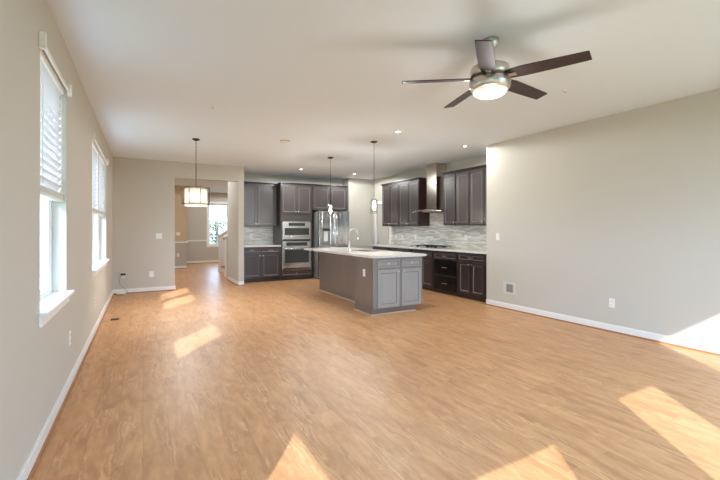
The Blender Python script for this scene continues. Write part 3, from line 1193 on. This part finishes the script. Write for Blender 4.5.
for x0, x1, kx in ((.075, .475, .448), (.52, .905, .548)):
    dd = front('door', t, x0, x1, .108, .690, 'isl_front', th=.012)
    knob(dd, kx, .655)
# island top with a sink cut-out
SX0, SX1, SY0, SY1 = 3.50, 3.90, 6.02, 6.74
mb = MB()
a0, a1, b0, b1 = 3.005, 4.04, 4.99, 7.82
for x0, x1, y0, y1 in ((a0, SX0, b0, b1), (SX1, a1, b0, b1), (SX0, SX1, b0, SY0), (SX0, SX1, SY1, b1)):
    mb.box(x0, x1, y0, y1, .877, .914)
tag(mb.build('countertop', 'quartz'), 'pale speckled stone top on the kitchen island', 'countertop')
t = thing('kitchen_sink', 'undermount steel sink set in the island top', 'sink', ((SX0+SX1)/2, (SY0+SY1)/2, .70))
hw, hl = (SX1-SX0)/2-.001, (SY1-SY0)/2-.001
MB().box(-hw, hw, -hl, hl, 0, .008).box(-hw, -hw+.008, -hl, hl, .008, .208).box(hw-.008, hw, -hl, hl, .008, .208).box(-hw+.008, hw-.008, -hl, -hl+.008, .008, .208).box(-hw+.008, hw-.008, hl-.008, hl, .008, .208).build('basin', 'steel', t)
MB().lathe([(.045, .008), (.045, .012), (.02, .013)], (0, 0, 0), 20).build('drain', 'chrome', t)
t = thing('faucet', 'tall chrome gooseneck faucet on the island top', 'faucet', (3.30, 6.30, .9145))
MB().lathe([(.030, 0), (.030, .012), (.021, .02), (.0185, .10), (.0175, .22)], (0, 0, 0), 18).build('base', 'nickel', t)
arc = [(0, 0, .20), (0, 0, .30)]
for i in range(11):
    a = PI-i*PI*1.02/10
    arc.append((.095+.095*math.cos(a), 0, .31+.105*math.sin(a)))
arc.append((.195, 0, .265))
MB().tube(arc, .012, 12).build('spout', 'nickel', t)
MB().tube([(.194, 0, .27), (.197, 0, .23), (.200, 0, .195)], [.014, .018, .020], 12).build('spray_head', 'nickel', t)
MB().tube([(0, -.017, .12), (0, -.045, .125), (.0, -.09, .16)], [.008, .007, .005], 8).build('lever', 'nickel', t)

# ------------------------------------------------------------------ wall plates
def plate(label, loc, rz, kind='outlet', w_=.072, h=.116, group='white wall plates', body='plastic'):
    cat = {'outlet': 'outlet', 'switch': 'light switch', 'blank': 'wall plate'}[kind]
    t = thing({'outlet': 'wall_outlet', 'switch': 'light_switch', 'blank': 'wall_plate'}[kind], label, cat, loc, rz, group)
    MB().box(-w_/2, w_/2, -.006, -.0005, -h/2, h/2).build('cover_plate', body, t, .0015)
    if kind == 'outlet':
        for s in (-1, 1):
            o = MB().box(-.016, .016, -.008, -.006, s*.024-.014, s*.024+.014).build('socket', body, t, .001)
            MB().box(-.008, -.005, -.0085, -.008, s*.024-.004, s*.024+.006).box(.005, .008, -.0085, -.008, s*.024-.004, s*.024+.006).build('slots', 'blackm', o)
    elif kind == 'switch':
        n_ = max(1, round(w_/.06))
        for i in range(n_):
            x = (i-(n_-1)/2)*.046
            MB().box(x-.016, x+.016, -.010, -.006, -.033, .033).build('rocker', body, t, .001)
    return t
plate('white outlet low on the right wall past the kitchen corner', (XR, 2.752, .369), rr)
plate('white switch plate high on the right wall beside the kitchen corner', (XR, 4.58, 1.19), rr, 'switch')
t = thing('wall_vent', 'square grey wall vent in a white surround low on the right wall', 'vent', (XR, 4.335, .352), rr)
MB().box(-.13, .12, -.006, -.0005, -.10, .09).build('surround', 'surround', t, .002)
mb = MB().box(-.065, .065, -.012, -.006, -.065, .065)
for i in range(9):
    mb.box(-.055, .055, -.016, -.012, -.058+i*.0135, -.051+i*.0135)
mb.build('grille', 'grey_plastic', t, .001, 1)
plate('white outlet low on the left wall just past the nearest window', (XL, 4.02, .40), rl)
plate('white outlet low on the left wall below the double window', (XL, 5.9, .40), rl)
plate('white double light switch left of the hall opening', (.294, YA, 1.174), 0, 'switch', .118, .118)
plate('blank white wall plate low on the wall left of the hall opening', (.154, YA, .372), 0, 'blank', .08, .12)
plate('white outlet with the black adapter plugged in at the far left corner', (-.36, YA, .372), 0)
plate('white outlet below the chair rail in the room beyond the opening', (1.02, 14.3, .459), 0)
plate('white double switch on the warm-toned wall beyond the opening', (1.02, 14.3, 1.17), 0, 'switch', .118, .118)
plate('first white outlet from the left on the right wall backsplash', (XK-.0125, 8.60, 1.13), rr)
plate('white switch second from the left on the right wall backsplash', (XK-.0125, 8.30, 1.13), rr, 'switch')
plate('white outlet on the backsplash left of the cooktop, third from the left', (XK-.0125, 7.74, 1.13), rr)
plate('white outlet on the backsplash right of the range hood', (XK-.0125, 6.02, 1.14), rr)
plate('white outlet on the small backsplash left of the ovens', (2.47, YK-.0125, 1.14), 0)
plate('white outlet on the side of the kitchen island', (IX0, 5.36, .64), rl*-1 + 0, 'outlet') if False else None
t = plate('white outlet on the grey side of the kitchen island', (IX0, 5.30, .63), -PI/2, 'outlet')
# adapter with its cable
t = thing('power_adapter', 'black power adapter with a thin cable hanging at the far left corner', 'adapter', (-.36, YA-.009, .396))
MB().box(-.04, .045, -.05, -.0005, -.018, .022).build('plug_body', 'blackm', t, .004)
MB().tube([(-.02, -.02, -.02), (-.06, -.03, -.08), (-.065, -.03, -.17), (-.02, -.04, -.25), (.07, -.05, -.33), (.10, -.05, -.385), (.08, -.07, -.389)], .005, 6).build('cable', 'grey_plastic', t)
t = thing('network_box', 'small white box on the floor against the wall in the far left corner', 'box', (-.39, YA-.075, 0))
MB().box(-.08, .08, -.035, .045, .003, .045).build('housing', 'plastic', t, .006)
MB().tube([(-.08, -.01, .012), (-.11, -.04, .006), (-.09, -.09, .006), (-.02, -.12, .006), (.04, -.12, .006)], .006, 6).build('cord', 'blackm', t)
# floor register
t = thing('floor_register', 'small dark floor vent near the left baseboard', 'vent', (-.36, 6.67, 0))
mb = MB()
for i in range(5):
    mb.box(-.05, .05, -.05+i*.022, -.037+i*.022, .001, .006)
mb.build('slots', 'bronze', t)
MB().box(-.055, .055, -.06, .06, .0005, .002).build('plate', 'shoe', t)

# ------------------------------------------------------------------ ceiling items
def can_light(label, x, y, e):
    t = thing('recessed_light', label, 'recessed light', (x, y, H), 0, 'recessed ceiling lights')
    MB().lathe([(.060, -.0005), (.085, -.0005), (.085, -.004), (.078, -.008), (.060, -.006)], (0, 0, 0), 28).build('trim_ring', 'plastic', t)
    MB().lathe([(.060, -.001), (.060, -.005), (.001, -.007)], (0, 0, 0), 28).build('lens', 'can', t)
    l = lamp('recessed_lamp', 'SPOT', (0, 0, -.03), e, (.97, .99, 1), .06, spot_size=math.radians(178), spot_blend=.12)
    l.parent = t
CAN_E = 62
can_light('lit round recessed ceiling light, nearest of those over the kitchen', 3.344, 4.80, CAN_E)
can_light('lit round recessed ceiling light in front of the left wall cabinets', 3.354, 8.927, CAN_E)
can_light('lit round recessed ceiling light in front of the refrigerator wall', 4.894, 9.036, CAN_E)
can_light('lit round recessed ceiling light by the right wall cabinets near the corner', 4.956, 5.055, CAN_E*.5)
can_light('added unseen recessed light brightening the hall beyond the opening', .9, 11.2, 95)  # lamp added out of view to brighten the hall
can_light('added unseen recessed light brightening the far room by the foyer window', 3.6, 14.4, 110)  # unseen lamp put in to light the far wall
can_light('lit round recessed ceiling light in the hall beside the stairs', 1.5, 13.1, 60) if False else None
t = thing('smoke_detector', 'round white smoke detector on the ceiling near the pendants', 'smoke detector', (2.061, 6.235, H))
MB().lathe([(.075, -.0005), (.075, -.012), (.062, -.032), (.03, -.04), (.001, -.04)], (0, 0, 0), 28).build('housing', 'plastic', t)
MB().lathe([(.085, -.0003), (.085, -.006), (.07, -.008)], (0, 0, 0), 28).build('mounting_ring', 'grey_plastic', t)
for lb, x, y in (('small sprinkler head on the ceiling right of the fan', 3.889, 2.511), ('small sprinkler head on the ceiling near the left windows', .722, 4.892)):
    t = thing('sprinkler', lb, 'sprinkler', (x, y, H), 0, 'ceiling sprinklers')
    MB().lathe([(.032, -.0005), (.032, -.004), (.012, -.006), (.008, -.02), (.001, -.022)], (0, 0, 0), 20).build('escutcheon', 'plastic', t)
    MB().lathe([(.001, -.022), (.012, -.024), (.012, -.026), (.001, -.027)], (0, 0, 0), 12).build('deflector', 'grey_plastic', t)

def pendant(label, x, y):
    t = thing('pendant_light', label, 'pendant light', (x, y, H), 0, 'glass pendants over the island')
    MB().lathe([(.06, -.0005), (.06, -.008), (.045, -.02), (.012, -.026)], (0, 0, 0), 24).build('canopy', 'bronze', t)
    MB().tube([(0, 0, -.02), (0, 0, -.975)], .0045, 8).build('stem', 'bronze', t)
    MB().lathe([(.008, -.955), (.022, -.965), (.060, -.985), (.062, -1.0), (.061, -1.0)], (0, 0, 0), 20).build('socket_cap', 'nickel', t)
    g = MB()
    bm = g.bm
    prof = [(.044, -1.0), (.044, -1.20)]
    for r1, r2, z1_, z2 in ((.044, .044, -1.0, -1.20),):
        ra, rb = [], []
        for i in range(24):
            a = 2*PI*i/24
            ra.append([bm.verts.new((r*math.cos(a), r*math.sin(a), z)) for r, z in ((.060, -1.0), (.060, -1.21), (.056, -1.21), (.056, -1.0))])
        for i in range(24):
            p, q = ra[i], ra[(i+1) % 24]
            for k in range(4):
                bm.faces.new((p[k], q[k], q[(k+1) % 4], p[(k+1) % 4])).smooth = True
    g.build('glass_shade', 'clear', t)
    MB().lathe([(.012, -1.0), (.014, -1.04), (.024, -1.075), (.026, -1.10), (.018, -1.125), (.001, -1.13)], (0, 0, 0), 16).build('bulb', 'bulb', t)
    l = lamp('pendant_lamp', 'POINT', (0, 0, -1.16), 22, (1, .94, .86), .02)
    l.parent = t
pendant('clear glass pendant light over the far end of the island', 3.345, 7.207)
pendant('clear glass pendant light over the near end of the island', 3.373, 5.542)

# chandelier
CX, CY = .751, 6.806
t = thing('drum_chandelier', 'pale fabric drum chandelier in a dark frame hanging before the hall opening', 'chandelier', (CX, CY, H))
MB().lathe([(.06, -.0005), (.06, -.008), (.045, -.02), (.02, -.03), (.012, -.035)], (0, 0, 0), 24).build('canopy', 'bronze', t)
ch = MB()
z = -.03
k = 0
while z > -.42:
    pts = []
    for i in range(10):
        a = 2*PI*i/10
        u, v = .008*math.cos(a), .017*math.sin(a)
        pts.append((u, 0, z-.015+v) if k % 2 else (0, u, z-.015+v))
    ch.tube(pts, .0022, 5, closed=True)
    z -= .027
    k += 1
ch.build('chain', 'bronze', t)
MB().tube([(0, 0, z+.02), (0, 0, -.83)], .006, 8).build('rod', 'bronze', t)
fr = MB()
R1 = .215
NS = 8
for zz in (-.795, -1.06):
    fr.tube([(R1*math.cos(2*PI*i/NS+.2), R1*math.sin(2*PI*i/NS+.2), zz) for i in range(NS)], .0065, 8, closed=True)
for i in range(NS):
    a = 2*PI*i/NS+.2
    fr.tube([(R1*math.cos(a), R1*math.sin(a), -.79), (R1*math.cos(a), R1*math.sin(a), -1.065)], .0055, 6)
for i in range(4):
    a = 2*PI*i/4+.2
    fr.tube([(0, 0, -.80), (R1*math.cos(a), R1*math.sin(a), -.795)], .005, 6)
fr.build('frame', 'antique', t)
sh = MB()
R2 = .168
ra = []
for i in range(40):
    a = 2*PI*i/40
    ra.append([sh.bm.verts.new((r*math.cos(a), r*math.sin(a), z_)) for r, z_ in ((R2, -.815), (R2, -1.095), (R2-.004, -1.095), (R2-.004, -.815))])
for i in range(40):
    p, q = ra[i], ra[(i+1) % 40]
    for k in range(4):
        sh.bm.faces.new((p[k], q[k], q[(k+1) % 4], p[(k+1) % 4])).smooth = True
sh.build('shade', 'shade', t)
MB().lathe([(.001, -.818), (.160, -.818), (.160, -.821), (.001, -.821)], (0, 0, 0), 40).build('added_diffuser', 'shade', t)  # disc added to soften the hot spot on the ceiling
for i in range(4):
    a = 2*PI*i/4+.5
    o = MB().tube([(0, 0, -.82), (.09*math.cos(a), .09*math.sin(a), -.90), (.09*math.cos(a), .09*math.sin(a), -.93)], .005, 6).build('arm', 'bronze', t)
    MB().lathe([(.010, -.93), (.016, -.95), (.020, -.985), (.010, -1.01), (.001, -1.015)], (.09*math.cos(a), .09*math.sin(a), 0), 12).build('bulb', 'bulb', o)
l = lamp('chandelier_lamp', 'POINT', (0, 0, -.96), 72, (.98, .99, 1), .06)
l.parent = t

# ceiling fan
FXC, FYC = 2.36, 2.14
t = thing('ceiling_fan', 'brushed nickel ceiling fan with five dark wood blades and a lit bowl', 'ceiling fan', (FXC, FYC, H))
MB().lathe([(.065, -.0005), (.068, -.01), (.062, -.04), (.035, -.07), (.018, -.08)], (0, 0, 0), 28).build('canopy', 'nickel', t)
MB().tube([(0, 0, -.07), (0, 0, -.20)], .0125, 12).build('downrod', 'nickel', t)
MB().lathe([(.02, -.185), (.05, -.19), (.11, -.20), (.142, -.215), (.148, -.235), (.148, -.275), (.142, -.285)], (0, 0, 0), 40).build('motor_housing', 'nickel', t)
MB().lathe([(.135, -.285), (.135, -.305), (.152, -.310), (.156, -.325), (.154, -.36), (.142, -.385), (.130, -.392)], (0, 0, 0), 40).build('switch_housing', 'nickel', t)
MB().lathe([(.128, -.388), (.130, -.394), (.122, -.412), (.095, -.430), (.05, -.440), (.001, -.443)], (0, 0, 0), 40).build('light_bowl', 'bowl', t)
zb = -.297
for k in range(5):
    a = math.radians(3+72*k)
    ca, sa = math.cos(a), math.sin(a)
    pitch = math.radians(-13)
    bm = MB()
    secs = [(.10, .040, .040), (.16, .058, .050), (.25, .068, .058), (.45, .062, .058), (.60, .056, .056), (.680, .052, .054), (.685, .050, .052)]
    rings = []
    for r, h1, h2 in secs:
        ring = []
        tw_ = pitch*(1.25-.5*r)
        for s_, th in ((-h1, .0035), (h2, .0035), (h2, -.0035), (-h1, -.0035)):
            loc = Vector((r, s_*math.cos(tw_)-th*math.sin(tw_), s_*math.sin(tw_)+th*math.cos(tw_)))
            ring.append(bm.bm.verts.new((loc.x*ca-loc.y*sa, loc.x*sa+loc.y*ca, loc.z+zb-.02*r)))
        rings.append(ring)
    for p, q in zip(rings, rings[1:]):
        for j in range(4):
            bm.bm.faces.new((p[j], p[(j+1) % 4], q[(j+1) % 4], q[j]))
    bm.bm.faces.new(rings[0][::-1])
    bm.bm.faces.new(rings[-1])
    b_ = bm.build('blade', 'blade', t, .001, 1)
    ir = MB()
    ir.box(.06, .20, -.02, .02, -.006, -.0045)
    o = ir.build('blade_iron', 'nickel', b_)
    o.rotation_euler = (pitch, 0, a)
    o.location = (0, 0, zb-.006)
l = lamp('fan_lamp', 'POINT', (0, 0, -.58), 7, (1, 1, 1), .10)
l.parent = t

# ------------------------------------------------------------------ staircase beyond the opening
t = thing('staircase', 'white and oak staircase rising to the right beyond the opening', 'staircase', (2.12, 11.36, 0))
for i in range(7):
    o = MB().box(i*.26, i*.26+.02, 0, 1.22, 0, .18*(i+1)-.03, 'trim').box(i*.26+.02, (i+1)*.26, 0, 1.22, .18*(i+1)-.06, .18*(i+1)-.03, 'trim').build('riser', None, t)
    MB().box(i*.26-.025, (i+1)*.26+.0, 0, 1.22, .18*(i+1)-.03, .18*(i+1)).build('tread', 'shoe', t, .004)
def half_wall(label, y0, y1, x0, x1, z0_, sl, rail_side):
    t = thing('half_wall', label, 'half wall', (x0, y0, 0))
    L = x1-x0
    MB().poly([(0, 0, 0), (L, 0, 0), (L, 0, z0_+L*sl), (0, 0, z0_)], (0, y1-y0, 0)).build('panel', 'trim', t)
    MB().poly([(-.03, -.02, z0_-.02), (L, -.02, z0_+L*sl), (L, -.02, z0_+L*sl+.035), (-.03, -.02, z0_+.015)], (0, y1-y0+.04, 0)).build('cap', 'trim', t)
    MB().box(-.014, 0, -.014, y1-y0+.014, 0, .09).box(0, L, -.014, 0, 0, .09).build('base_trim', 'trim', t)
    if rail_side:
        MB().tube([(-.04, rail_side, z0_-.06), (L, rail_side, z0_+L*sl-.04)], .022, 10).build('handrail', 'shoe', t)
    return t
half_wall('white sloped half wall on the near side of the stairs', 11.08, 11.34, 2.0, 3.8, 1.10, .70, .29)
half_wall('white sloped half wall on the far side of the stairs', 12.60, 12.76, 2.06, 3.8, 1.10, .70, None)
